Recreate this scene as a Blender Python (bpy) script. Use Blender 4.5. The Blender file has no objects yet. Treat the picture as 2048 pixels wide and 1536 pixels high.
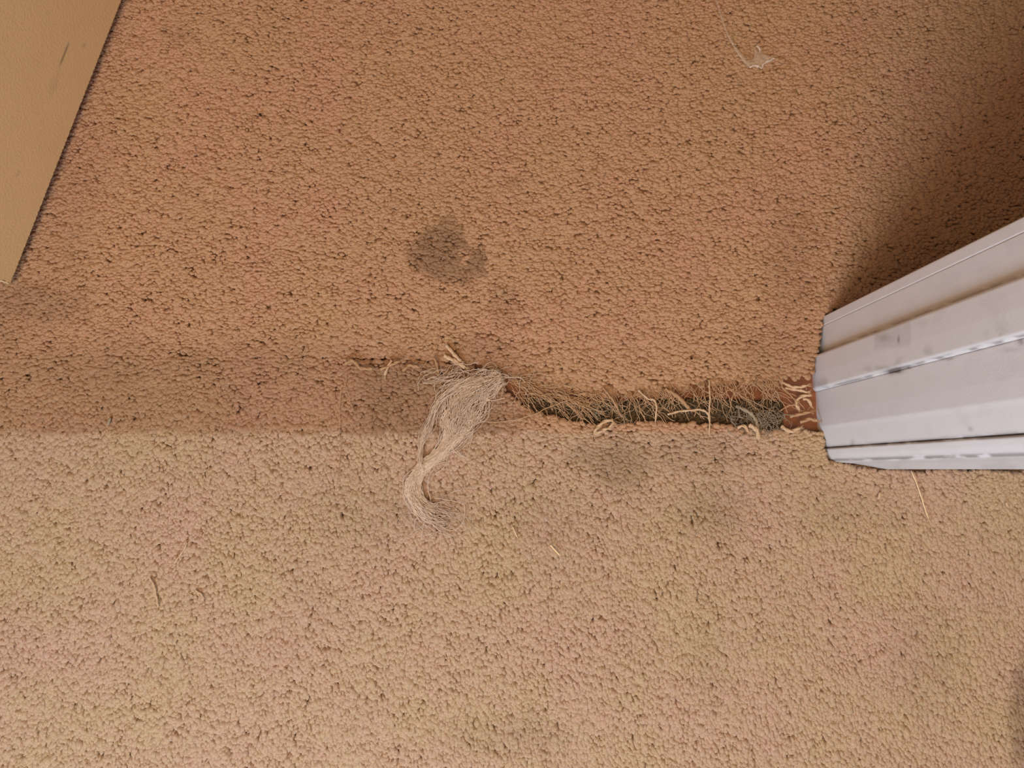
import bpy, math, random
import numpy as np
from mathutils import Vector, Matrix, Euler

# ------------------------------------------------------------------ camera, world, lights
F = 1480.0                       # focal length in pixels of a 2048 x 1536 frame
H = 0.72                         # lens height above the floor, metres
TILT = math.atan(170.0 / F)      # plumb point lies 170 px under the frame centre
ROLL = math.atan(9.0 / F)
sc = bpy.context.scene
cam_d = bpy.data.cameras.new('camera')
cam_d.sensor_width = 36.0
cam_d.lens = 36.0 * F / 2048.0
cam_d.clip_start = 0.01
cam = bpy.data.objects.new('camera', cam_d)
sc.collection.objects.link(cam)
cam.location = (0, 0, H)
cam.rotation_euler = (TILT, ROLL, 0)
sc.camera = cam
sc.view_settings.view_transform = 'Standard'
sc.view_settings.look = 'None'
sc.view_settings.gamma = 1.0
sc.view_settings.use_curve_mapping = False
sc.view_settings.exposure = -0.07

w = bpy.data.worlds.new('world'); sc.world = w
w.use_nodes = True
w.node_tree.nodes['Background'].inputs['Color'].default_value = (1.0, 0.84, 0.70, 1)
w.node_tree.nodes['Background'].inputs['Strength'].default_value = 0.16

def area_light(name, loc, target, size, sizey, power, color):
    d = bpy.data.lights.new(name, 'AREA'); d.shape = 'RECTANGLE'
    d.size = size; d.size_y = sizey; d.energy = power; d.color = color
    o = bpy.data.objects.new(name, d); sc.collection.objects.link(o)
    o.location = loc
    o.rotation_euler = (Vector(target) - Vector(loc)).to_track_quat('-Z', 'Y').to_euler()
    return o
area_light('hall_ceiling_light', (-0.22, -0.75, 2.20), (-0.25, 0.0, 0.0), 1.0, 1.0, 30.0, (1.0, 0.73, 0.46))
area_light('bedroom_ceiling_light', (-0.5, 1.6, 2.3), (-0.1, 0.3, 0.0), 0.4, 0.4, 1.2, (1.0, 0.68, 0.42))
area_light('hall_window_light', (-0.38, -1.05, 0.80), (0.2, -0.1, 0.0), 0.55, 0.55, 13.5, (0.62, 0.80, 1.0))

RM = Euler((TILT, ROLL, 0)).to_matrix()
def ray(px, py):
    return RM @ Vector(((px - 1024.0) / F, -(py - 768.0) / F, -1.0))
def P(px, py, z=0.012):
    d = ray(px, py); t = (z - H) / d.z
    return Vector((d.x * t, d.y * t, z))
RN = np.array(RM)
def Pn(px, py, z=0.012):
    px = np.asarray(px, float); py = np.asarray(py, float)
    d = np.stack([(px - 1024) / F, -(py - 768) / F, -np.ones_like(px)], -1) @ RN.T
    t = (z - H) / d[..., 2]
    return np.stack([d[..., 0] * t, d[..., 1] * t], -1)
def toPx(x, y, z):
    v = np.stack([x, y, z - H], -1) @ RN
    return 1024 + F * v[..., 0] / -v[..., 2], 768 - F * v[..., 1] / -v[..., 2]

rng = np.random.default_rng(7)
random.seed(7)

# ------------------------------------------------------------------ helpers
def vnoise(x, y, scale, seed=0):
    """smooth value noise 0..1, scale = cell size"""
    g = np.random.default_rng(1000 + seed).random((256, 256))
    u = x / scale + 91.3; v = y / scale + 57.7
    iu = np.floor(u).astype(int); iv = np.floor(v).astype(int)
    fu = u - iu; fv = v - iv
    fu = fu * fu * (3 - 2 * fu); fv = fv * fv * (3 - 2 * fv)
    a = g[iu % 256, iv % 256]; b = g[(iu + 1) % 256, iv % 256]
    c = g[iu % 256, (iv + 1) % 256]; d = g[(iu + 1) % 256, (iv + 1) % 256]
    return (a * (1 - fu) + b * fu) * (1 - fv) + (c * (1 - fu) + d * fu) * fv
def fbm(x, y, scale, seed=0, n=3):
    s = 0; a = 1; t = 0
    for i in range(n):
        s = s + a * vnoise(x, y, scale / 2 ** i, seed + i * 17); t += a; a *= 0.55
    return s / t
def sstep(a, b, x):
    t = np.clip((x - a) / (b - a), 0, 1); return t * t * (3 - 2 * t)

def link(o, parent=None):
    sc.collection.objects.link(o)
    if parent is not None: o.parent = parent
    return o
def mesh_np(name, verts, faces, mat, parent=None, smooth=True, attrs=None):
    """faces: list of int arrays, each (n,k)"""
    me = bpy.data.meshes.new(name)
    verts = np.ascontiguousarray(verts, dtype=np.float32)
    me.vertices.add(len(verts)); me.vertices.foreach_set('co', verts.ravel())
    loops = np.concatenate([f.ravel() for f in faces]).astype(np.int32)
    totals = np.concatenate([np.full(len(f), f.shape[1]) for f in faces]).astype(np.int32)
    starts = np.concatenate([[0], np.cumsum(totals)[:-1]]).astype(np.int32)
    me.loops.add(len(loops)); me.loops.foreach_set('vertex_index', loops)
    me.polygons.add(len(totals))
    me.polygons.foreach_set('loop_start', starts)
    me.polygons.foreach_set('loop_total', totals)
    if smooth: me.polygons.foreach_set('use_smooth', np.ones(len(totals), dtype=bool))
    if attrs:
        for k, v in attrs.items():
            a = me.attributes.new(k, 'FLOAT', 'POINT')
            a.data.foreach_set('value', np.ascontiguousarray(v, dtype=np.float32))
    me.update(calc_edges=True); me.validate()
    me.materials.append(mat)
    return link(bpy.data.objects.new(name, me), parent)
def empty(name, loc=(0, 0, 0)):
    o = bpy.data.objects.new(name, None); o.empty_display_size = 0.05
    sc.collection.objects.link(o); o.location = loc
    return o
def tag(o, label=None, cat=None, group=None, kind=None):
    if label: o['label'] = label
    if cat: o['category'] = cat
    if group: o['group'] = group
    if kind: o['kind'] = kind
    return o
def rebase(o):
    """move a mesh's origin to the middle of its base"""
    me = o.data; n = len(me.vertices); co = np.empty(n * 3, np.float32)
    me.vertices.foreach_get('co', co); co = co.reshape(-1, 3)
    c = np.array([(co[:, 0].min() + co[:, 0].max()) / 2, (co[:, 1].min() + co[:, 1].max()) / 2, co[:, 2].min()], np.float32)
    me.vertices.foreach_set('co', (co - c).ravel()); me.update()
    o.location = [float(v) for v in c]
    return o
def box(name, lo, hi, mat, parent=None):
    x0, y0, z0 = lo; x1, y1, z1 = hi
    v = [(x0, y0, z0), (x1, y0, z0), (x1, y1, z0), (x0, y1, z0), (x0, y0, z1), (x1, y0, z1), (x1, y1, z1), (x0, y1, z1)]
    f = np.array([(0, 3, 2, 1), (4, 5, 6, 7), (0, 1, 5, 4), (1, 2, 6, 5), (2, 3, 7, 6), (3, 0, 4, 7)])
    return mesh_np(name, np.array(v), [f], mat, parent, smooth=False)

# ------------------------------------------------------------------ materials
def srgb(r, g, b):
    f = lambda c: (c / 255 / 12.92) if c / 255 <= 0.04045 else ((c / 255 + 0.055) / 1.055) ** 2.4
    return (f(r), f(g), f(b), 1)
class MT:
    def __init__(s, name, rough=0.9, spec=0.2):
        s.m = bpy.data.materials.new(name); s.m.use_nodes = True
        s.nt = s.m.node_tree; s.b = s.nt.nodes['Principled BSDF']
        s.b.inputs['Roughness'].default_value = rough
        s.b.inputs['Specular IOR Level'].default_value = spec
    def n(s, t, **k):
        q = s.nt.nodes.new(t)
        for a, v in k.items():
            if a in q.inputs: q.inputs[a].default_value = v
            else: setattr(q, a, v)
        return q
    def l(s, a, b): s.nt.links.new(a, b)
    def attr(s, name):
        return s.n('ShaderNodeAttribute', attribute_name=name).outputs['Fac']
    def noise(s, scale, detail=3, rough=0.5):
        t = s.n('ShaderNodeTexNoise'); g = s.n('ShaderNodeNewGeometry')
        s.l(g.outputs['Position'], t.inputs['Vector'])
        t.inputs['Scale'].default_value = scale; t.inputs['Detail'].default_value = detail
        t.inputs['Roughness'].default_value = rough
        return t.outputs['Fac']
    def mix(s, fac, a, b, mode='MIX'):
        q = s.n('ShaderNodeMix', data_type='RGBA', blend_type=mode)
        for sock, v in ((q.inputs[0], fac), (q.inputs[6], a), (q.inputs[7], b)):
            if isinstance(v, (int, float, tuple)): sock.default_value = v
            else: s.l(v, sock)
        return q.outputs[2]
    def maprange(s, v, a, b, c, d):
        q = s.n('ShaderNodeMapRange'); s.l(v, q.inputs[0])
        for i, x in enumerate((a, b, c, d)): q.inputs[i + 1].default_value = x
        return q.outputs[0]
    def color(s, c):
        if isinstance(c, tuple): s.b.inputs['Base Color'].default_value = c
        else: s.l(c, s.b.inputs['Base Color'])
    def bump(s, h, strength, dist):
        q = s.n('ShaderNodeBump'); q.inputs['Strength'].default_value = strength
        q.inputs['Distance'].default_value = dist
        s.l(h, q.inputs['Height']); s.l(q.outputs[0], s.b.inputs['Normal'])

def pile_material(name, base, soil_shade, lit_base=None):
    m = MT(name, 0.95, 0.1)
    hue = m.attr('hue')
    c = m.mix(hue, srgb(*base[0]), srgb(*base[1]))
    if lit_base: c = m.mix(m.attr('pale'), c, m.mix(hue, srgb(*lit_base[0]), srgb(*lit_base[1])))  # second colour pair carries the cooler near-side light in the pile colour
    fine = m.maprange(m.noise(900, 3, 0.6), 0.3, 0.7, 0.80, 1.16)
    q = m.n('ShaderNodeCombineColor')
    for i in range(3): m.l(fine, q.inputs[i])
    c = m.mix(1.0, c, q.outputs[0], 'MULTIPLY')
    c = m.mix(m.attr('soil_shade'), c, srgb(*soil_shade))
    m.color(c)
    m.b.inputs['Sheen Weight'].default_value = 0.12
    m.b.inputs['Sheen Roughness'].default_value = 0.5
    m.bump(m.noise(1500, 2), 0.5, 0.0006)
    return m.m
M_pile_up = pile_material('tan_carpet_pile', ((192, 154, 118), (196, 151, 123)), (108, 84, 62))
M_pile_lo = pile_material('lit_carpet_pile', ((192, 154, 118), (196, 151, 123)), (108, 84, 62), ((192, 165, 132), (196, 162, 140)))  # same carpet colour, plus a pair tinted for the hall light
m = MT('carpet_backing', 0.95, 0.05)
m.color(m.mix(m.noise(700, 3), srgb(150, 116, 86), srgb(176, 138, 104))); m.bump(m.noise(900, 2), 0.6, 0.001)
M_back = m.m
m = MT('stained_wood', 0.45, 0.4)
w1 = m.n('ShaderNodeTexNoise'); g1 = m.n('ShaderNodeNewGeometry'); mp = m.n('ShaderNodeMapping')
mp.inputs['Scale'].default_value = (22, 260, 1)
m.l(g1.outputs['Position'], mp.inputs['Vector']); m.l(mp.outputs[0], w1.inputs['Vector'])
w1.inputs['Scale'].default_value = 1.0; w1.inputs['Detail'].default_value = 5
m.color(m.mix(w1.outputs['Fac'], srgb(118, 72, 48), srgb(172, 112, 76))); m.bump(w1.outputs['Fac'], 0.3, 0.001)
M_wood = m.m
m = MT('underlay_felt', 1.0, 0.05)
m.color(m.mix(m.maprange(m.noise(420, 4, 0.7), .35, .65, 0, 1), srgb(38, 32, 26), srgb(126, 106, 80))); m.bump(m.noise(900, 3), 0.9, 0.002)
M_felt = m.m
def paint(name, c1, bump=0.15, bscale=900, rough=0.5):
    m = MT(name, rough, 0.3)
    d = m.attr('dirt')
    c = m.mix(m.noise(30, 3), srgb(*c1), srgb(*[max(0, v - 8) for v in c1]))
    m.color(m.mix(d, c, srgb(92, 84, 82)))
    m.bump(m.noise(bscale, 2), bump, 0.0006)
    return m.m
M_jamb = paint('white_gloss_paint', (238, 240, 246), 0.12, 500, 0.38)
M_door = paint('cream_door_paint', (248, 214, 164), 0.4, 420, 0.6)
M_wall = paint('wall_paint', (214, 200, 184), 0.3, 400, 0.8)
def fibre_mat(name, c, c2, trans=0.0):
    m = MT(name, 0.7, 0.3)
    m.color(m.mix(m.noise(350, 2), srgb(*c), srgb(*c2)))
    if trans: m.b.inputs['Subsurface Weight'].default_value = 0
    return m.m
M_white_fibre = fibre_mat('bleached_backing_fibre', (232, 210, 190), (206, 178, 152))
M_tan_fibre = fibre_mat('tan_backing_fibre', (228, 190, 150), (168, 126, 90))
M_grey_fibre = fibre_mat('grey_backing_fibre', (176, 160, 136), (142, 128, 108))
M_yarn = fibre_mat('cream_yarn', (220, 190, 158), (198, 164, 130))
M_yarn_tan = fibre_mat('tan_yarn', (192, 154, 118), (168, 130, 96))
M_straw = fibre_mat('pale_straw', (255, 226, 180), (246, 210, 160))
m = MT('clear_plastic_film', 0.12, 0.6)
m.b.inputs['Base Color'].default_value = srgb(250, 228, 208)
m.b.inputs['Alpha'].default_value = 0.2
M_film = m.m
m = MT('folded_plastic', 0.1, 0.9); m.b.inputs['Base Color'].default_value = srgb(250, 232, 220); m.b.inputs['Alpha'].default_value = 0.5
M_fold = m.m
m = MT('steel_nail', 0.3, 0.5); m.b.inputs['Metallic'].default_value = 1.0; m.color(srgb(240, 170, 120)); M_nail = m.m
m = MT('dark_lint', 1, 0.1); m.color(srgb(60, 40, 28)); M_dark = m.m

# ------------------------------------------------------------------ outline of the torn seam (photo pixels at carpet height)
up_edge = [(-400, 706), (0, 706), (300, 704), (560, 706), (680, 712), (760, 714), (860, 716), (920, 716), (960, 724), (1000, 740), (1040, 752), (1090, 764),
           (1150, 772), (1200, 780), (1250, 778), (1310, 779), (1370, 768), (1420, 757), (1470, 756), (1520, 757), (1560, 752), (1600, 744),
           (1660, 738), (2100, 738)]
lo_edge = [(-400, 707), (0, 707), (300, 705), (560, 707), (680, 716), (760, 721), (860, 724), (920, 726), (950, 738), (1000, 772), (1040, 806), (1070, 826),
           (1130, 838), (1180, 850), (1230, 848), (1310, 842), (1370, 846), (1430, 850), (1480, 852), (1540, 860), (1600, 862),
           (1660, 866), (2100, 870)]
def edge_world(e):
    e = np.array(e, float); return Pn(e[:, 0], e[:, 1], 0.010)
UE = edge_world(up_edge); LE = edge_world(lo_edge)
def edge_y(E, x): return np.interp(x, E[:, 0], E[:, 1])

# frame footprint pixels (at carpet height)
FRAME = dict(
    casing_far=[(1790, 620), (1672, 620), (1667, 623), (1666, 627), (1656, 628.5), (1650, 631), (1649.5, 640), (1649, 650), (1790, 650)],
    jamb_far=[(1790, 650), (1649, 650), (1648, 676), (1647.5, 706), (1790, 706)],
    door_stop=[(1790, 706), (1646, 706), (1638, 707.5), (1635.5, 711), (1635, 725), (1634.5, 745), (1635, 774), (1637, 777), (1640, 780), (1641, 781), (1790, 781)],
    jamb_near=[(1790, 781), (1641, 781), (1642, 800), (1643, 826), (1645, 852), (1648, 860), (1653, 877), (1658, 893), (1661, 895), (1790, 895)],
    casing_near=[(1790, 895), (1659, 895), (1656, 898), (1660, 908), (1666, 918), (1671, 919.5), (1673, 923), (1684, 925), (1715, 927.5), (1740, 932), (1760, 936), (1775, 938.5), (1790, 938.5)])
def pip(px, py, poly):
    ins = np.zeros(px.shape, bool); n = len(poly)
    for i in range(n):
        x0, y0 = poly[i]; x1, y1 = poly[(i + 1) % n]
        c = ((y0 > py) != (y1 > py)) & (px < (x1 - x0) * (py - y0) / (y1 - y0 + 1e-9) + x0)
        ins ^= c
    return ins
frame_outline = [(2600, 612), (1665, 612), (1645, 645), (1640, 700), (1625, 715), (1624, 775), (1640, 800), (1644, 850), (1656, 920), (1700, 929), (1760, 939.5), (2600, 939.5)]

# ------------------------------------------------------------------ the floor, walls, door
tag(box('floor', (-1.6, -1.6, -0.03), (1.6, 1.8, 0.0), M_wood), kind='structure')

def resample(poly, step):
    out = []
    for (a, b) in zip(poly[:-1], poly[1:]):
        a = np.array(a, float); b = np.array(b, float); L = np.linalg.norm(b - a); n = max(1, int(L / step))
        for i in range(n): out.append(a + (b - a) * i / n)
    out.append(np.array(poly[-1], float)); return np.array(out)
def smooth_profile(w, it):
    w = w.copy()
    for _ in range(it): w[1:-1] = 0.25 * w[:-2] + 0.5 * w[1:-1] + 0.25 * w[2:]
    return w

frame = empty('trim_1', P(1700, 780, 0.0))
tag(frame, 'white painted door frame foot with scuffed jamb, stop and casing at the right', 'door frame', kind='structure')
zs = np.concatenate([np.arange(0.0, 0.36, 0.0016), [0.5, 1.0, 1.5, 2.05]])
fr_off = np.array([frame.location.x, frame.location.y])
parts = {}
for nm, poly in FRAME.items():
    fine = resample(poly, 1.2)
    ww = Pn(fine[:, 0], fine[:, 1], 0.012)
    ww = smooth_profile(ww, 2)
    n = len(ww); m_ = len(zs)
    X = np.repeat(ww[None, :, 0], m_, 0); Y = np.repeat(ww[None, :, 1], m_, 0); Z = np.repeat(zs[:, None], n, 1)
    pyb = np.repeat(fine[None, :, 1], m_, 0); pxb = np.repeat(fine[None, :, 0], m_, 0)
    px, py = toPx(X, Y, Z)
    dirt = np.zeros_like(X)
    q = fbm(px, py, 9, 3); q2 = fbm(px, py, 30, 5); q3 = fbm(px, py * 3, 26, 8)
    # grime caught along the mouldings' creases
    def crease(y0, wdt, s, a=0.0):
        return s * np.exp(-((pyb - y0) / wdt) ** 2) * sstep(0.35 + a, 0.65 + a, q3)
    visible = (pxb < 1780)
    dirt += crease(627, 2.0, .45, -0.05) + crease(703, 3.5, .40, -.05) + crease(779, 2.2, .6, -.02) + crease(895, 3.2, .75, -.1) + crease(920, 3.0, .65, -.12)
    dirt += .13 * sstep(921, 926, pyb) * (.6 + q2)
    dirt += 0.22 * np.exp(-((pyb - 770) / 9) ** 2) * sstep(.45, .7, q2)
    # scuffs
    def spot(cx, cy, rx, ry, s, ang=0):
        ca, sa = math.cos(ang), math.sin(ang); dx = px - cx; dy = py - cy
        r = ((dx * ca + dy * sa) / rx) ** 2 + ((-dx * sa + dy * ca) / ry) ** 2
        return s * np.exp(-r) * (0.4 + 1.0 * q)
    dirt += spot(1792, 743, 14, 5, .85, -.2) + spot(1785, 740, 26, 9, .22) + spot(1818, 736, 5, 3, .5) + spot(1900, 718, 10, 2.5, .5, -.2)
    dirt += spot(2042, 683, 8, 7, .5) + spot(1797, 680, 2, 8, .6) + spot(1768, 676, 16, 9, .28) + spot(1845, 645, 12, 8, .15)
    dirt += spot(1941, 858, 5, 4, .4, .7) + spot(1930, 842, 9, 12, .12) + spot(1705, 886, 4, 8, .35) + spot(2020, 700, 20, 5, .2)
    patch = sstep(1746, 1752, px) * (1 - sstep(1820, 1823, px)) * sstep(640, 646, py + (px - 1822) * .23) * (1 - sstep(685, 698, py + (px - 1822) * 0.1))
    dirt += 0.13 * patch
    dirt += 0.05 * sstep(.5, .8, q2)
    dirt = np.clip(dirt, 0, .9)
    V = np.stack([X - fr_off[0], Y - fr_off[1], Z], -1).reshape(-1, 3)
    i, j = np.meshgrid(np.arange(m_ - 1), np.arange(n), indexing='ij'); j2 = (j + 1) % n
    a = (i * n + j).ravel(); b = (i * n + j2).ravel(); c = ((i + 1) * n + j2).ravel(); d = ((i + 1) * n + j).ravel()
    faces = [np.stack([a, d, c, b], 1)]
    faces.append(np.arange(n)[None, :] + (m_ - 1) * n)
    o = mesh_np({'casing_far': 'casing', 'casing_near': 'casing', 'jamb_far': 'jamb', 'jamb_near': 'jamb', 'door_stop': 'door_stop'}[nm],
                V, faces, M_jamb, frame, True, {'dirt': dirt.ravel()})
    parts[nm] = o

wx = P(1790, 780).x + 0.0005
def wallbox(name, x0, x1, y0, y1, z0=0.0, z1=2.4, mat=M_wall): return tag(box(name, (x0, y0, z0), (x1, y1, z1), mat), kind='structure')
ytop = P(1790, 628).y; ybot = P(1790, 932).y
wallbox('wall_right', wx, 1.6, ybot, ytop)
wallbox('baseboard_right', wx, 1.6, P(1790, 938).y, ybot - 0.0005, 0.0, 0.08, M_jamb)
lx = P(-62, 780).x
wallbox('wall_left', -1.6, lx, ybot, ytop)

# the open door: bottom edge from (22,570) to (245,0)
zd = 0.021
A = P(22, 570, zd); B = P(245, 0, zd)
dv = (B - A); dv.z = 0; dv.normalize()
nv = Vector((dv.y, -dv.x, 0))          # faces the camera
Ld, Td, Hd = 0.76, 0.035, 2.0
nu, nz = 300, 300
us = np.concatenate([np.linspace(0, 0.55, 480), [0.65, Ld]])
zz = np.concatenate([np.linspace(zd, 0.45, 360), [1.0, zd + Hd]])
def door_pt(u, z, t=0.0): return np.stack([A.x + dv.x * u - nv.x * t, A.y + dv.y * u - nv.y * t, z], -1)
ring = []     # cross-section in (u,t) with eased edges
e = 0.0018
sect = [(e * 0.3, e * .3)] + [(u, 0.0) for u in us[1:-1]] + [(Ld - e, 0), (Ld, e), (Ld, Td - e), (Ld - e, Td), (e, Td), (0, Td - e), (0, e)]
sect = np.array([(e, 0.0)] + sect[1:])
zz2 = np.concatenate([[zd, zd + e], zz[1:]])
ins = np.zeros(len(zz2)); ins[0] = e
uu = np.repeat(sect[None, :, 0], len(zz2), 0); tt = np.repeat(sect[None, :, 1], len(zz2), 0); z3 = np.repeat(zz2[:, None], len(sect), 1)
cu = Ld / 2; ct = Td / 2
uu = cu + (uu - cu) * (1 - ins[:, None] / cu); tt = ct + (tt - ct) * (1 - ins[:, None] / ct)
V = door_pt(uu, z3, tt)
px, py = toPx(V[..., 0], V[..., 1], V[..., 2])
def seg(px, py, a, b, wdt):
    a = np.array(a, float); b = np.array(b, float); d = b - a; L = np.hypot(*d)
    t = ((px - a[0]) * d[0] + (py - a[1]) * d[1]) / L ** 2
    dd = np.abs((px - a[0]) * d[1] - (py - a[1]) * d[0]) / L
    return np.exp(-(dd / wdt) ** 2) * sstep(-.05, .25, t) * (1 - sstep(.7, 1.05, t))
face = (tt < 0.001)
dirt = face * (0.75 * seg(px, py, (139, 82), (118, 136), 1.7) + 0.10 * seg(px, py, (120, 130), (108, 190), 3) + .25 * seg(px, py, (170, 86), (166, 96), 3)
               + .2 * seg(px, py, (40, 340), (30, 356), 3) + 0.10 * seg(px, py, (108, 150), (100, 200), 6))
n = V.shape[1]; m_ = V.shape[0]
off = np.array([A.x, A.y, zd])
i, j = np.meshgrid(np.arange(m_ - 1), np.arange(n), indexing='ij'); j2 = (j + 1) % n
a = (i * n + j).ravel(); b = (i * n + j2).ravel(); c = ((i + 1) * n + j2).ravel(); d = ((i + 1) * n + j).ravel()
door = mesh_np('door_1', V.reshape(-1, 3) - off, [np.stack([a, b, c, d], 1), np.arange(n)[None, ::-1], np.arange(n)[None, :] + (m_ - 1) * n], M_door, None, False, {'dirt': dirt.ravel()})
door.location = A
tag(door, 'cream painted door leaf standing open at the left with a short dark scratch', 'door', kind='structure')

# ------------------------------------------------------------------ carpets
def stains_and_shade(x, y):  # real stains together with some shade painted into the pile
    px, py = toPx(x, y, np.full_like(x, 0.012))
    wob = 26 * (fbm(x, y, 0.016, 40) - .5); wob2 = 26 * (fbm(x, y, 0.016, 50) - .5)
    qx = px + wob; qy = py + wob2
    s = np.zeros_like(x)
    def sp(cx, cy, rx, ry, k, soft=.35, ang=0):
        ca, sa = math.cos(ang), math.sin(ang); dx = qx - cx; dy = qy - cy
        r = np.sqrt(((dx * ca + dy * sa) / rx) ** 2 + ((-dx * sa + dy * ca) / ry) ** 2)
        return k * (1 - sstep(1 - soft, 1 + soft, r))
    big = np.maximum(sp(882, 500, 62, 50, .50, .25), sp(950, 520, 28, 34, .5, .25))
    big = np.maximum(big, sp(898, 448, 16, 20, .38)); big = np.maximum(big, sp(840, 515, 22, 14, .3, .3)); big = np.maximum(big, sp(910, 548, 50, 16, .4, .3))
    s = np.maximum(s, sp(150, 420, 60, 230, .16, .8, .37)); big = np.maximum(big - sp(926, 508, 12, 16, .45, .5), 0)  # first spot: contact shade beside the open door, painted in
    s = np.maximum(s, big)
    s = np.maximum(s, sp(1012, 604, 26, 40, .22, .6)); s = np.maximum(s, sp(1030, 366, 16, 20, .18, .6))
    s = np.maximum(s, sp(1240, 925, 62, 48, .36, .55)); s = np.maximum(s, sp(1170, 905, 40, 20, .28, .6))
    s = np.maximum(s, sp(1430, 1010, 70, 60, .24, .7)); s = np.maximum(s, sp(1390, 905, 110, 40, .2, .6)); s = np.maximum(s, sp(1700, 1010, 120, 45, .12, .7))
    s = np.maximum(s, sp(1010, 1465, 110, 40, .16, .7)); s = np.maximum(s, sp(1850, 1320, 70, 110, .14, .7)); s = np.maximum(s, sp(1880, 560, 200, 90, .16, .7))  # last spot: the wall's shadow beyond the frame, put into the colour
    s = np.maximum(s, sp(1420, 1330, 40, 100, .10, .7)); s = np.maximum(s, sp(1590, 520, 60, 130, .22, .6)); s = np.maximum(s, sp(2060, 1420, 42, 130, .45, .35))  # darker patches beside the frame and at the right edge
    s = np.maximum(s, sp(60, 605, 110, 45, .35, .7)); s = np.maximum(s, sp(0, 700, 90, 90, .22, .7)); s = np.maximum(s, sp(1560, 700, 90, 60, .24, .6))  # first two spots: shaded corner by the door, painted into the carpet
    s = np.maximum(s, sp(740, 1010, 120, 60, .10, .7)); s = np.maximum(s, sp(1080, 1030, 90, 70, .12, .8)); s = np.maximum(s, sp(905, 790, 50, 40, .3, .6))
    s = np.maximum(s, sp(360, 70, 30, 20, .2, .7)); s = np.maximum(s, sp(960, 690, 70, 22, .28, .5))
    # darker strip across the doorway
    e1 = 1 - sstep(856, 866, py + 4 * (vnoise(x, y, .01, 77) - .5))
    lowstart = sstep(630, 740, py + 60 * (fbm(x, y, .03, 60) - .5))
    xr = 1 - sstep(960, 1120, px)
    s = np.maximum(s, e1 * lowstart * xr * (.20 + .16 * fbm(x, y, .05, 61)) )
    s = np.maximum(s, e1 * sstep(700, 740, py) * sstep(600, 760, px) * xr * .46)
    s += 0.10 * (fbm(x, y, .09, 70) - .4)
    return np.clip(s, 0, .85)

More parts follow.
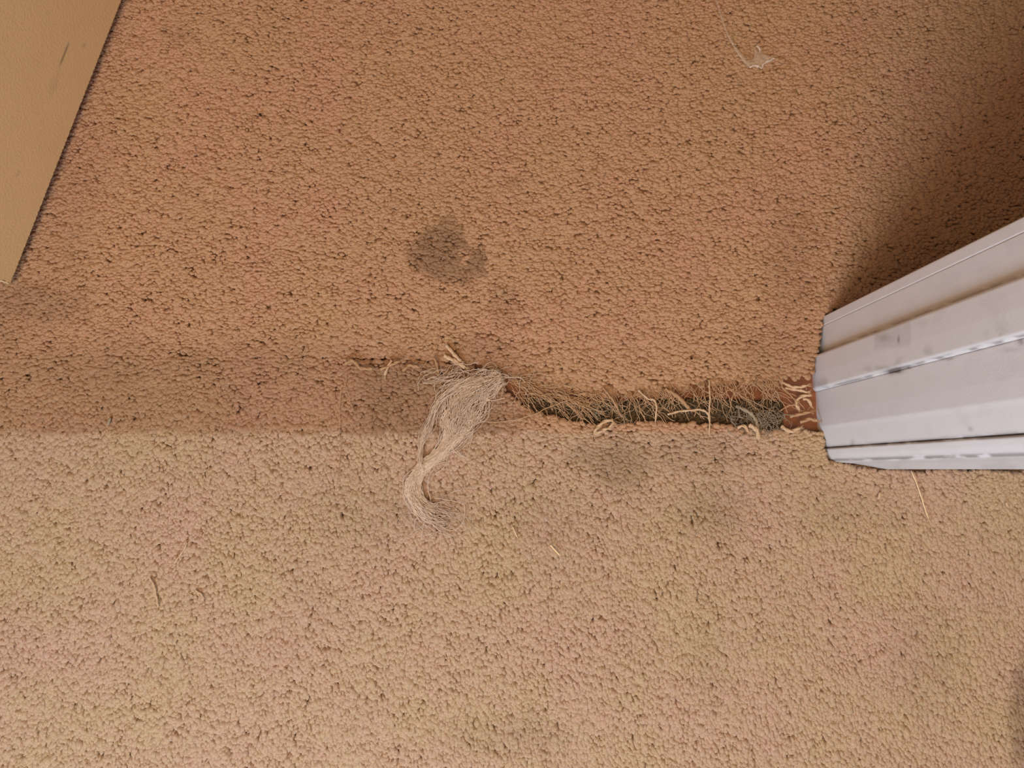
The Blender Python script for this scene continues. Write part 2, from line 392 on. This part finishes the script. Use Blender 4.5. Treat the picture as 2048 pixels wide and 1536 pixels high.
def pile(name, side, spacing, mat, parent, off):
    x0, x1, y0, y1 = -0.72, 0.70, -0.42, 0.68
    nx = int((x1 - x0) / spacing); ny = int((y1 - y0) / (spacing * .87))
    gx, gy = np.meshgrid(np.arange(nx), np.arange(ny))
    x = x0 + (gx + .5 * (gy % 2)) * spacing; y = y0 + gy * spacing * .87
    x = x.ravel() + rng.normal(0, spacing * .22, x.size); y = y.ravel() + rng.normal(0, spacing * .22, y.size)
    eu = edge_y(UE, x); el = edge_y(LE, x)
    keep = (y > eu) if side == 'up' else (y < el)
    px, py = toPx(x, y, np.full_like(x, .012))
    keep &= ~pip(px, py, frame_outline)
    x = x[keep]; y = y[keep]; N = len(x)
    dist = (y - edge_y(UE, x)) if side == 'up' else (edge_y(LE, x) - y)
    gapw = np.clip((edge_y(UE, x) - edge_y(LE, x)) / 0.02, 0, 1)
    nearf = np.exp(-dist / 0.006)
    near = nearf * gapw
    # tips: common lean, plus clumping noise
    cl = 0.0085
    tx = (vnoise(x, y, cl, 1) - .5) * .0044 + (vnoise(x, y, .028, 2) - .5) * .0040 + rng.normal(0, .0007, N)
    ty = (vnoise(x, y, cl, 3) - .5) * .0044 + (vnoise(x, y, .028, 4) - .5) * .0040 + rng.normal(0, .0007, N)
    if side == 'lo': tx = tx * .8; ty = ty * .8
    bl = np.ones(N) if side == 'up' else np.exp(-(dist / .06) ** 2)
    ty += -.0022 * bl - .0038 * (1 - bl)
    closed = nearf * (1 - gapw)
    ty = ty * (1 - .8 * closed) + (-.0008 if side == 'up' else .0010) * closed
    ax = 1.22 * bl + .90 * (1 - bl); ay = .88 * bl + 1.12 * (1 - bl)
    psi = rng.random(N) * 3.14; el_ = 1 + .35 * rng.random(N)
    tall = rng.random(N)
    if side == 'up': ty += -near * .006
    else: ty += near * .002
    h = .0088 + (vnoise(x, y, .0066, 5) - .5) * .0020 + (vnoise(x, y, .0042, 8) - .5) * .0012 + (vnoise(x, y, .05, 6) - .5) * .0014 + rng.normal(0, .0004, N)
    h -= .0035 * nearf * (1 - gapw) * sstep(560, 700, toPx(x, y, np.full_like(x, .012))[0]) * 1.0
    h *= (1 - .25 * near)
    K = 6
    ang0 = rng.random(N) * 6.28
    h = .0088 + (h - .0088) * (1.0 if side == 'up' else .75)
    r = (spacing if side == 'up' else spacing * (1 - .06 * bl)) * (.84 if side == 'up' else .90) * (1 + rng.normal(0, .2, N))
    ts = [(.0, .8), (.6, 1.0), (.88, .78)]
    V = np.empty((N, 3 * K + 1, 3))
    for k, (t, rm) in enumerate(ts):
        for q in range(K):
            an = ang0 + q * 2 * math.pi / K + t * 1.2
            rr = r * rm * (1 + rng.normal(0, .20, N))
            dq = (np.cos(an - psi) ** 2 * (el_ - 1) + 1)
            V[:, k * K + q, 0] = x + tx * t ** 1.3 + np.cos(an) * rr * ax * dq
            V[:, k * K + q, 1] = y + ty * t ** 1.3 + np.sin(an) * rr * ay * dq
            V[:, k * K + q, 2] = .0045 + h * .9 * t + (rng.normal(0, .00035, N) if k else 0)
    V[:, -1, 0] = x + tx + rng.normal(0, .0004, N); V[:, -1, 1] = y + ty + rng.normal(0, .0004, N); V[:, -1, 2] = .0045 + h * .9
    base = (np.arange(N) * (3 * K + 1))[:, None]
    quads = []; tris = []
    for k in range(2):
        for q in range(K):
            q2 = (q + 1) % K
            quads.append(base + np.array([[k * K + q, k * K + q2, (k + 1) * K + q2, (k + 1) * K + q]]))
    for q in range(K): tris.append(base + np.array([[2 * K + q, 2 * K + (q + 1) % K, 3 * K]]))
    so = stains_and_shade(x, y)
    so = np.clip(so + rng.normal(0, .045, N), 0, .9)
    hue = np.clip((fbm(x, y, .06, 90) - .5) * 1.5 + .5 + rng.normal(0, .18, N), 0, 1)
    rep = 3 * K + 1
    pxx, pyy = toPx(x, y, np.full_like(x, .012))
    pale = sstep(852, 866, pyy + 8 * (vnoise(x, y, .01, 77) - .5)) if side == 'lo' else np.zeros(N)  # light tint sets in past the doorway strip
    if side == 'lo': pale = np.maximum(pale, sstep(900, 1300, pxx) * sstep(0, .02, dist))
    V = V.reshape(-1, 3); V -= np.array(off)
    return mesh_np(name, V, [np.concatenate(quads), np.concatenate(tris)], mat, parent, True,
                   {'soil_shade': np.repeat(so, rep), 'pale': np.repeat(pale, rep), 'hue': np.repeat(hue, rep)})

def backing(side, parent, off):
    E = UE if side == 'up' else LE
    xs = np.linspace(-1.55, 1.55, 900); ye = edge_y(E, xs)
    if side == 'up': ye = ye + .0008 * (vnoise(xs, xs * 0, .004, 31) * 2)
    far = 1.7 if side == 'up' else -1.55
    # carpet stops at the wall and frame
    n = len(xs); V = []
    pxv, _ = toPx(xs, ye, np.full_like(xs, .012))
    inwall = (xs > P(1646, 780).x)
    yw = P(1700, 616).y if side == 'up' else P(1700, 929).y
    ye = np.where(inwall, yw, ye)
    inl = xs < lx + .001
    ye = np.where(inl, (ytop + .001 if side == 'up' else ybot - .001), ye)
    V = np.concatenate([np.stack([xs, ye, np.full(n, .0062)], 1), np.stack([xs, np.full(n, far), np.full(n, .0062)], 1),
                        np.stack([xs, ye, np.full(n, .0002)], 1), np.stack([xs, np.full(n, far), np.full(n, .0002)], 1)])
    i = np.arange(n - 1)
    f = [np.stack([i, i + 1, n + i + 1, n + i], 1), np.stack([2 * n + i, 2 * n + i + 1, i + 1, i], 1), np.stack([2 * n + i, 3 * n + i, 3 * n + i + 1, 2 * n + i + 1], 1),
         np.stack([n + i, n + i + 1, 3 * n + i + 1, 3 * n + i], 1)]
    if side == 'up': f = [g[:, ::-1] if False else g for g in f]
    return mesh_np('backing', V - np.array(off), f, M_back, parent, False)

ou = (0.0, 0.35, 0.0); ol = (0.0, -0.2, 0.0)
cu_ = empty('carpet', ou); tag(cu_, 'worn tan cut-pile carpet beyond the torn seam, with a round grey stain', 'carpet')
cl_ = empty('carpet', ol); tag(cl_, 'tan cut-pile carpet on the near side of the torn seam, cooler light tinted in', 'carpet')
backing('up', cu_, ou); backing('lo', cl_, ol)
tag(pile('pile', 'up', .0029, M_pile_up, cu_, ou), kind='stuff')
tag(pile('pile', 'lo', .0031, M_pile_lo, cl_, ol), kind='stuff')

# ------------------------------------------------------------------ in the gap
xs = np.linspace(1050, 1566, 260)
top_y = np.interp(xs, [1050, 1100, 1180, 1260, 1400, 1500, 1566], [792, 800, 808, 802, 796, 800, 802]) + 3 * (vnoise(xs, xs * 0, 9, 12) - .5)
bot_y = top_y + np.interp(xs, [1050, 1100, 1200, 1400, 1566], [36, 46, 50, 60, 56])
cols = 16
g = np.linspace(0, 1, cols)
PX = np.repeat(xs[:, None], cols, 1); PY = top_y[:, None] * (1 - g) + bot_y[:, None] * g
WX = Pn(PX, PY, .003)
ZZ = .0008 + .0016 * np.sin(np.pi * g)[None, :] + .0030 * fbm(PX, PY, 9, 22)
V = np.concatenate([WX, ZZ[..., None]], -1).reshape(-1, 3)
i, j = np.meshgrid(np.arange(len(xs) - 1), np.arange(cols - 1), indexing='ij')
a = (i * cols + j).ravel()
o = mesh_np('underlay_strip', V, [np.stack([a, a + cols, a + cols + 1, a + 1], 1)], M_felt)
md = o.modifiers.new('thickness', 'SOLIDIFY'); md.thickness = .0007; md.offset = -1
rebase(o); tag(o, 'dark grey-green felt underlay strip exposed in the carpet tear', 'underlay')

# nail head catching the light
import bmesh
def nail(px, py, r, label):
    bm = bmesh.new()
    bmesh.ops.create_cone(bm, cap_ends=True, segments=20, radius1=r, radius2=r * .8, depth=.0012)
    bmesh.ops.bevel(bm, geom=bm.edges[:], offset=r * .15, segments=2)
    me = bpy.data.meshes.new('nail'); bm.to_mesh(me); bm.free(); me.materials.append(M_nail)
    for p in me.polygons: p.use_smooth = True
    o = link(bpy.data.objects.new('nail', me)); p = P(px, py, 0.0); o.location = (p.x, p.y, .0008); o.rotation_euler = (-.25, .2, 0)
    tag(o, label, 'nail')
nail(1549, 799, .0019, 'small coppery nail head glinting on the bare wood in the gap')

# ------------------------------------------------------------------ threads and yarn
def catmull(pts, n):
    pts = np.array(pts, float)
    if len(pts) == 2: return pts[0] + (pts[1] - pts[0]) * np.linspace(0, 1, n)[:, None]
    p = np.vstack([2 * pts[0] - pts[1], pts, 2 * pts[-1] - pts[-2]])
    out = []; m = len(pts) - 1
    for t in np.linspace(0, m - 1e-6, n):
        i = int(t); f = t - i; a, b, c, d = p[i:i + 4]
        out.append(.5 * ((2 * b) + (-a + c) * f + (2 * a - 5 * b + 4 * c - d) * f * f + (-a + 3 * b - 3 * c + d) * f ** 3))
    return np.array(out)
def tube_np(path, rad, K=5, twist=0.0, lobes=0, lob=0.0):
    """path (n,3), rad scalar/array -> verts, faces"""
    n = len(path); rad = np.broadcast_to(rad, (n,))
    T = np.gradient(path, axis=0); T /= np.linalg.norm(T, axis=1)[:, None] + 1e-12
    U = np.cross(T, [0, 0, 1.0]); bad = np.linalg.norm(U, axis=1) < 1e-3; U[bad] = [1, 0, 0]
    U /= np.linalg.norm(U, axis=1)[:, None]; W = np.cross(T, U)
    s = np.concatenate([[0], np.cumsum(np.linalg.norm(np.diff(path, axis=0), axis=1))])
    th = np.arange(K) * 2 * math.pi / K
    r = rad[:, None] * (1 + lob * np.cos(lobes * th[None, :] + s[:, None] * twist))
    V = path[:, None, :] + r[..., None] * (np.cos(th)[None, :, None] * U[:, None, :] + np.sin(th)[None, :, None] * W[:, None, :])
    i, j = np.meshgrid(np.arange(n - 1), np.arange(K), indexing='ij'); j2 = (j + 1) % K
    f = np.stack([(i * K + j).ravel(), (i * K + j2).ravel(), ((i + 1) * K + j2).ravel(), ((i + 1) * K + j).ravel()], 1)
    V = V.reshape(-1, 3)
    caps = np.array([[0, 0, 0]])[:0]
    V = np.vstack([V, path[0], path[-1]]); c0 = n * K; c1 = c0 + 1
    tri = [[(j + 1) % K, j, c0] for j in range(K)] + [[(n - 1) * K + j, (n - 1) * K + (j + 1) % K, c1] for j in range(K)]
    return V, f, np.array(tri)
class Bunch:
    def __init__(s): s.V = []; s.Q = []; s.T = []; s.n = 0
    def add(s, r):
        V, q, t = r; s.V.append(V); s.Q.append(q + s.n); s.T.append(t + s.n); s.n += len(V)
    def build(s, name, mat, parent=None):
        return mesh_np(name, np.vstack(s.V), [np.vstack(s.Q), np.vstack(s.T)], mat, parent)
def lift(pts, z):
    """pts in photo px with optional height"""
    out = []
    for p in pts:
        zz = p[2] if len(p) > 2 else z
        v = P(p[0], p[1], zz); out.append((v.x, v.y, v.z))
    return out
ZC = .0149            # resting on the tips of the pile
def wavy(path, amp, wl, rs):
    n = len(path); s = np.concatenate([[0], np.cumsum(np.linalg.norm(np.diff(path, axis=0), axis=1))])
    ph = rs.random(4) * 6.28; T = np.gradient(path, axis=0); T /= np.linalg.norm(T, axis=1)[:, None] + 1e-9
    U = np.stack([-T[:, 1], T[:, 0], np.zeros(n)], 1)
    d = amp * (np.sin(s * 6.28 / wl + ph[0]) + .5 * np.sin(s * 6.28 / (wl * .43) + ph[1]))
    d = d - d[0] * (1 - np.linspace(0, 1, n))
    path = path + U * d[:, None]; path[:, 2] += amp * .35 * np.sin(s * 6.28 / (wl * .7) + ph[2])
    return path
px1 = .000486

# bundle of pale fibres pulled out of the seam
rs = np.random.default_rng(21)
fb = Bunch()
cen = np.array([(1005, 752), (968, 772), (935, 805), (915, 845), (902, 878), (878, 908), (846, 934), (828, 962), (828, 990), (842, 1014), (868, 1030), (895, 1040)])
wid = np.array([14, 24, 34, 30, 14, 9, 9, 13, 14, 14, 20, 26])
nrm = np.array([(0, 1)] * len(cen), float)
tg = np.gradient(cen.astype(float), axis=0); tg /= np.linalg.norm(tg, axis=1)[:, None]; nrm = np.stack([-tg[:, 1], tg[:, 0]], 1)
for k in range(230):
    u = float(np.clip(rs.choice([-.95, -.6, -.15, .2, .55, .9]) + rs.normal(0, .16), -1.3, 1.3))
    i0 = int(rs.choice([0, 0, 1, 1, 1, 2, 3, 5])); 
    i1 = int(rs.choice([5, 6, 7, 8, 9, 9, 10, 10, 11, 11, 12]))
    if i1 - i0 < 3: i1 = min(12, i0 + 4)
    pts = []
    for i in range(i0, i1):
        uu_ = u + rs.normal(0, .20) if i > i0 + 1 else u * .8 + rs.normal(0, .5)
        p = cen[i] + nrm[i] * wid[i] * uu_ * 1.05
        pts.append((p[0], p[1], ZC + .0012 + .0035 * max(0, 1 - abs(uu_)) * (wid[min(i, 11)] / 30 + .5) * rs.random()))
    path = catmull(lift(pts, ZC), 44); path = wavy(path, .0007 * rs.random() + .0002, .012 + .02 * rs.random(), rs)
    fb.add(tube_np(path, px1 * (.38 + .3 * rs.random()), 4))
# outer loops on the left
for k in range(26):
    s = rs.random()
    pts = [(985 - 70 * s, 752 + 6 * rs.random()), (915 - 34 * s + rs.normal(0, 5), 778 + 10 * s), (878 - 12 * s + rs.normal(0, 4), 812), (850 + 16 * (1 - s) + rs.normal(0, 4), 856), (837 + 10 * (1 - s), 890 + rs.normal(0, 5)), (836 + 12 * (1 - s), 925), (848, 936 + rs.normal(0, 6))]
    path = wavy(catmull(lift(pts, ZC + .001 + .003 * rs.random()), 44), .0004, .03, rs)
    fb.add(tube_np(path, px1 * (.4 + .3 * rs.random()), 4))
# fuzzy head round the root
for k in range(110):
    a = rs.random() * 6.28; c = (955 + 38 * rs.normal(), 752 + 13 * rs.normal())
    L = 26 + 40 * rs.random(); an = rs.normal(2.35, .5)
    pts = [c, (c[0] + math.cos(an) * L * .5 + rs.normal(0, 5), c[1] + math.sin(an) * L * .5 + rs.normal(0, 4)), (c[0] + math.cos(an) * L, c[1] + math.sin(an) * L)]
    path = wavy(catmull(lift(pts, ZC + .004 * rs.random()), 20), .0006, .012, rs)
    fb.add(tube_np(path, px1 * (.35 + .3 * rs.random()), 4))
# stray ends at the tail
for k in range(60):
    c = (858 + 30 * rs.normal(), 1020 + 12 * rs.normal()); an = rs.normal(.6, .7); L = 30 + 55 * rs.random()
    pts = [c, (c[0] + math.cos(an) * L * .4, c[1] + math.sin(an) * L * .4), (c[0] + math.cos(an + rs.normal(0, .8)) * L * .8, c[1] + math.sin(an + .4) * L * .8)]
    path = wavy(catmull(lift(pts, ZC + .0015 * rs.random()), 24), .0006, .015, rs)
    fb.add(tube_np(path, px1 * (.3 + .25 * rs.random()), 4))
for (pts) in ([(935, 800), (943, 840), (944, 870), (938, 900), (928, 918), (915, 900)], [(925, 830), (912, 880), (885, 915), (862, 945), (856, 975), (862, 1000)],
              [(905, 880), (890, 930), (870, 950)], [(960, 790), (985, 800), (1010, 796)], [(945, 800), (925, 850), (905, 880), (912, 905), (930, 915)],
              [(845, 1020), (832, 1040), (828, 1060)], [(850, 1018), (848, 1045), (842, 1080)], [(868, 996), (900, 1000), (930, 1010)], [(930, 1010), (928, 1040), (905, 1062), (880, 1050)],
              [(1000, 752), (1040, 756), (1050, 765)]):
    path = wavy(catmull(lift(pts, ZC + .002), 40), .0003, .02, rs); fb.add(tube_np(path, px1 * .75, 5))
o = rebase(fb.build('fibre_bundle', M_white_fibre))
tag(o, 'tangled bundle of pale fibres pulled out of the seam and trailing down the carpet', 'fibres')

# tan fibres lying along the slanting part of the tear
fb = Bunch()
for k in range(150):
    s = rs.random(); c = (1015 + 150 * s + rs.normal(0, 8), 758 + 44 * s + rs.normal(0, 10)); an = rs.normal(.55, .38); L = 25 + 50 * rs.random()
    pts = [c, (c[0] + math.cos(an) * L * .5, c[1] + math.sin(an) * L * .5 + rs.normal(0, 3)), (c[0] + math.cos(an) * L, c[1] + math.sin(an) * L)]
    path = wavy(catmull(lift(pts, .009 + .006 * rs.random()), 22), .0005, .012, rs)
    fb.add(tube_np(path, px1 * (.4 + .4 * rs.random()), 4))
o = rebase(fb.build('frayed_fibres', M_tan_fibre)); tag(o, 'mat of tan frayed backing fibres lying over the slanting part of the tear', 'fibres')

# fine threads crossing the open gap
fb = Bunch()
for k in range(170):
    x = rs.uniform(1160, 1560); y0 = np.interp(x, [1190, 1300, 1400, 1560], [782, 776, 766, 752]) + rs.normal(0, 6)
    L = rs.uniform(22, 75); sl = rs.normal(.25, .75)
    pts = [(x, y0, .010), (x + L * sl * .3 + rs.normal(0, 3), y0 + L * .4, .012 + .003 * rs.random()), (x + L * sl + rs.normal(0, 4), y0 + L, .006 + .006 * rs.random())]
    path = wavy(catmull(lift(pts, ZC), 22), .0006, .014, rs)
    fb.add(tube_np(path, px1 * (.4 + .35 * rs.random()), 4))
o = rebase(fb.build('frayed_fibres', M_tan_fibre)); tag(o, 'fringe of fine tan threads hanging across the open gap in the carpet', 'fibres')
# grey fuzz by the right end of the gap
fb = Bunch()
for k in range(120):
    c = (1515 + 24 * rs.normal(), 842 + 13 * rs.normal()); an = rs.random() * 6.28; L = 14 + 26 * rs.random()
    pts = [c, (c[0] + math.cos(an) * L * .5 + rs.normal(0, 5), c[1] + math.sin(an) * L * .5), (c[0] + math.cos(an + .8) * L, c[1] + math.sin(an + .8) * L)]
    path = wavy(catmull(lift(pts, .008 + .006 * rs.random()), 16), .0006, .008, rs)
    fb.add(tube_np(path, px1 * (.35 + .3 * rs.random()), 4))
o = rebase(fb.build('fibre_fuzz', M_grey_fibre)); tag(o, 'grey matted fuzz by the right end of the gap near the door frame', 'fibres')
fb = Bunch()
for k in range(90):
    c = (1210 + 18 * rs.normal(), 825 + 13 * rs.normal()); an = rs.random() * 6.28; L = 12 + 20 * rs.random()
    pts = [c, (c[0] + math.cos(an) * L * .5 + rs.normal(0, 5), c[1] + math.sin(an) * L * .5), (c[0] + math.cos(an + .8) * L, c[1] + math.sin(an + .8) * L)]
    if k % 2: continue
    path = wavy(catmull(lift(pts, .008 + .005 * rs.random()), 16), .0006, .008, rs)
    fb.add(tube_np(path, px1 * (.35 + .3 * rs.random()), 4))
o = rebase(fb.build('fibre_fuzz', M_grey_fibre)); tag(o, 'grey matted fuzz behind the looped yarn where the slanting tear meets the open gap', 'fibres')

def thread(name, pts, r, mat, label, cat, z=ZC, wav=.0003, group=None, K=6, twist=0, lob=0, n=40, taper=True):
    path = wavy(catmull(lift(pts, z), n), wav, .02, rs)
    rad = np.full(n, r)
    if taper: rad = r * (1 - .45 * np.abs(np.linspace(-1, 1, n)) ** 6)
    b = Bunch(); b.add(tube_np(path, rad, K, twist, 2, lob)); o = rebase(b.build(name, mat)); tag(o, label, cat, group)
    return o
def yarn(pts, label, r=.0022, mat=None, z=ZC, fray=6, name='yarn_tuft'):
    r = r * .86
    """two-ply twisted yarn with splayed fibres at its free end"""
    n = 46
    path = wavy(catmull(lift(pts, z), n), .0002, .02, rs)
    L = np.linalg.norm(np.diff(path, axis=0), axis=1).sum()
    s = np.linspace(0, 1, n); b = Bunch()
    T = np.gradient(path, axis=0); T /= np.linalg.norm(T, axis=1)[:, None]
    U = np.stack([-T[:, 1], T[:, 0], np.zeros(n)], 1); W = np.cross(T, U)
    for ply in range(2):
        ph = s * L / .014 * 6.28 + ply * math.pi
        p = path + (U * np.cos(ph)[:, None] + W * np.sin(ph)[:, None]) * r * .32
        b.add(tube_np(p, r * .74 * (1 - .3 * np.abs(2 * s - 1) ** 8) * (1 + .08 * rs.normal(0, 1, n)), 8))
    for k in range(fray):
        a = rs.normal(0, .5); d = T[-1] * math.cos(a) + U[-1] * math.sin(a); l = .002 + .004 * rs.random()
        p = np.array([path[-3] + U[-3] * rs.normal(0, r * .4), path[-1] + d * l * .4, path[-1] + d * l + [0, 0, .0005]])
        b.add(tube_np(catmull(p, 8), .00022, 4))
    o = rebase(b.build(name, mat or M_yarn)); tag(o, label, 'yarn')
    return o
yarn([(888, 711), (905, 719), (930, 735)], 'short cream tuft at the left end of the fibre bundle, lower of a pair', .0024)
yarn([(892, 690), (905, 705), (922, 722)], 'short cream tuft left of the fibre bundle, upper of a pair', .0021)
yarn([(868, 716), (874, 728), (876, 745)], 'small tan tuft poking out of the seam just left of the fibre bundle', .0016, M_yarn_tan)
yarn([(783, 720), (776, 735), (769, 750)], 'pink-cream tuft standing alone on the left part of the seam', .0016)
yarn([(690, 728), (706, 722), (722, 736), (745, 738)], 'curled tan tuft at the far left end of the tear', .0020, M_yarn_tan)
yarn([(760, 740), (785, 728), (800, 722)], 'curled tan tuft lying in the seam behind the upright pink-cream tuft', .0018, M_yarn_tan)
yarn([(805, 742), (820, 730), (838, 735)], 'curled tan tuft on the seam midway between the lone tuft and the fibre bundle', .0018, M_yarn_tan)
yarn([(1226, 840), (1208, 843), (1194, 856), (1189, 868)], 'cream yarn strand hooked over the lower edge of the gap, outer strand of a loop', .0020)
yarn([(1228, 843), (1220, 855), (1206, 860), (1192, 868)], 'cream yarn strand hooked over the lower edge of the gap, inner strand of a loop', .0017)
yarn([(1330, 778, .012), (1352, 790, .014), (1378, 816, .014)], 'thick tan yarn slanting across the middle of the gap', .0022, M_yarn_tan)
yarn([(1335, 829, .013), (1362, 823, .014), (1400, 820, .014), (1416, 828, .014), (1419, 845, .013)], 'thin cream yarn lying lengthwise over the dark underlay', .0013, M_yarn)
yarn([(1276, 780, .013), (1295, 796, .014), (1308, 800, .014), (1313, 816, .014), (1311, 842, .013)], 'bent cream strand hanging down across the gap left of its middle', .0012, M_yarn)
yarn([(1418, 760, .013), (1420, 790, .015), (1419, 815, .015), (1419, 868, .014)], 'straight cream strand crossing the gap right of its middle', .0010, M_yarn)
yarn([(1206, 775, .013), (1222, 795, .015), (1238, 822, .013)], 'tan strand slanting over the left end of the open gap', .0014, M_yarn_tan)
yarn([(1472, 812, .011), (1495, 822, .013), (1510, 838, .013), (1516, 856, .013)], 'greyish strand curving into the fuzz at the right of the gap', .0020, M_grey_fibre)
yarn([(1498, 850), (1512, 860), (1518, 878)], 'pale tuft flopped on the near carpet below the grey fuzz', .0026)
yarn([(1475, 856), (1488, 852), (1496, 862)], 'short pale tuft beside a dark hole at the right of the gap', .0018, M_yarn)
yarn([(1562, 764, .008), (1585, 774, .010), (1612, 772, .012)], 'cream curl of yarn by the door frame, topmost of those there', .0017)
yarn([(1570, 776, .008), (1592, 780, .010), (1614, 784, .012)], 'cream curl of yarn by the door frame, just under the topmost one', .0016)
yarn([(1622, 790, .010), (1602, 794, .010), (1592, 806, .009), (1598, 820, .009)], 'hooked cream yarn on the bare wood by the door frame', .0019)
yarn([(1560, 822, .007), (1575, 812, .009), (1590, 810, .010)], 'thin tan yarn lying on the bare wood left of the hooked yarn', .0010, M_yarn_tan)
yarn([(1580, 834, .009), (1600, 828, .011), (1620, 824, .012)], 'tan yarn end below the hooked yarn by the door frame', .0018, M_yarn_tan)
yarn([(1600, 845, .011), (1618, 838, .012), (1634, 842, .012)], 'tan yarn curl tucked against the foot of the white door frame', .0020, M_yarn_tan)
yarn([(1606, 798, .008), (1616, 800, .010), (1622, 812, .010)], 'small cream knot of yarn nearest the door stop', .0017)
yarn([(1562, 852, .010), (1580, 862, .013), (1600, 856, .013)], 'cream tuft spilling onto the near carpet left of the door frame', .0022)

thread('loose_thread', [(693, 742), (690, 770), (680, 795), (679, 850), (681, 900), (677, 935), (677, 965)], .00032, M_tan_fibre, 'long fine tan thread hanging straight down from the left end of the tear', 'thread')
thread('loose_thread', [(678, 735), (690, 768), (700, 800), (712, 838)], .00026, M_tan_fibre, 'short fine thread crossing the top of the long hanging thread', 'thread')
thread('loose_thread', [(1150, 797), (1105, 812), (1060, 832), (1010, 843), (965, 844)], .00040, M_tan_fibre, 'tan thread sweeping left from the slanting tear over the darker strip', 'thread')
thread('loose_thread', [(1052, 835), (1030, 868), (1000, 892), (960, 915), (935, 925)], .00030, M_tan_fibre, 'faint tan thread running down left toward the waist of the fibre bundle', 'thread')
thread('loose_thread', [(880, 668), (874, 690), (862, 712), (840, 740)], .00030, M_tan_fibre, 'faint thread standing up above the pair of cream tufts', 'thread')
thread('loose_thread', [(905, 725), (922, 738), (930, 752), (932, 775), (928, 800)], .00030, M_white_fibre, 'pale thread curving from the cream tufts into the fibre bundle', 'thread')
thread('loose_thread', [(642, 930), (675, 945), (715, 965)], .00024, M_tan_fibre, 'faint thread crossing the foot of the long hanging thread', 'thread')
thread('loose_thread', [(770, 920), (766, 932), (758, 950)], .00028, M_tan_fibre, 'tiny tan thread on the near carpet left of the fibre bundle waist', 'thread')
thread('wood_splinter', [(1101, 1090), (1119, 1110)], .00075, M_straw, 'pale straight splinter lying below the middle of the near carpet', 'splinter', ZC + .001, 0.0, taper=False)
thread('wood_splinter', [(1025, 1053), (1035, 1076)], .00045, M_straw, 'short thin splinter up and left of the thicker pale splinter', 'splinter', ZC + .0005, 0.0)
thread('straw', [(1822, 941), (1836, 975), (1848, 1012), (1857, 1038)], .00055, M_straw, 'long pale straw running down from under the white door casing', 'straw', ZC + .001, .0001)
thread('straw', [(1857, 1038), (1862, 1044)], .0007, M_tan_fibre, 'tiny tan fleck at the lower tip of the long straw', 'lint', ZC)
thread('lint', [(1735, 938), (1748, 953)], .00050, M_tan_fibre, 'short tan lint strand just below the left end of the casing', 'lint', ZC)
thread('lint', [(1760, 985), (1757, 998)], .0013, M_yarn, 'white lint speck on the near carpet left of the long straw', 'lint', ZC - .0003, 0)
thread('lint', [(2012, 1005), (2015, 1013)], .0011, M_yarn, 'white lint speck at the right edge below the casing', 'lint', ZC - .0002, 0)
yarn([(374, 1085), (364, 1105), (349, 1126)], 'fine twisted yarn on the near carpet, upper of the two at the left', .0011, M_yarn, ZC - .0004, 2)
yarn([(299, 1155), (308, 1172), (313, 1192), (316, 1214)], 'fine twisted yarn on the near carpet, lower of the two at the left', .0010, M_yarn, ZC - .0004, 2)
thread('lint', [(411, 1060), (407, 1073)], .0004, M_yarn, 'tiny straight fleck right of the two fine twisted yarns', 'lint', ZC)
thread('lint', [(221, 835), (216, 850)], .0014, M_grey_fibre, 'pale grey lint at the left edge of the darker strip', 'lint', ZC - .0006, 0)
thread('lint', [(519, 227), (522, 232)], .0012, M_dark, 'small dark speck on the far carpet up and left of the round stain', 'lint', ZC - .0008, 0)
yarn([(390, 1180), (400, 1186), (408, 1196)], 'short pink-cream pile tuft lifted on the near carpet right of the fine yarns', .0010, M_yarn, ZC - .0008, 2)

# clear plastic scrap: a bent strip ending in a crumpled flap
strip = catmull([(1432, 0), (1440, 30), (1452, 65), (1470, 100), (1492, 130), (1506, 133), (1522, 130), (1545, 118)], 60)
wdt = np.interp(np.linspace(0, 1, 60), [0, .3, .55, .72, .85, 1], [3, 4, 9, 15, 36, 6])
n2 = 10
T = np.gradient(strip, axis=0); T /= np.linalg.norm(T, axis=1)[:, None]; U = np.stack([T[:, 1], -T[:, 0]], 1)
VV = []
for i in range(60):
    for k in range(n2):
        u = k / (n2 - 1)
        p = strip[i] + U[i] * wdt[i] * u
        z = ZC + .0012 + .0022 * fbm(np.array([p[0]]), np.array([p[1]]), 14, 5)[0] + .0012 * math.sin(u * 3.1)
        v = P(p[0], p[1], z); VV.append((v.x, v.y, v.z))
i, j = np.meshgrid(np.arange(59), np.arange(n2 - 1), indexing='ij'); a = (i * n2 + j).ravel()
o = mesh_np('plastic_scrap', np.array(VV), [np.stack([a, a + n2, a + n2 + 1, a + 1], 1)], M_film)
md = o.modifiers.new('thickness', 'SOLIDIFY'); md.thickness = .00012
rebase(o)
b = Bunch()
for pp, rr in (([(1498, 134), (1512, 131), (1522, 136), (1528, 127), (1540, 121), (1548, 117)], .0009), ([(1513, 92), (1518, 95), (1520, 104)], .0008)):
    pth = wavy(catmull(lift(pp, ZC + .004), 30), .0004, .006, rs); b.add(tube_np(pth, .0009 * (1 + .35 * rs.normal(0, 1, 30)).clip(.3, 2), 5))
fo = b.build('folded_edge', M_fold); fo.parent = o; fo.location = -o.location
tag(o, 'clear crumpled plastic strip lying on the far carpet near the top edge', 'plastic scrap')
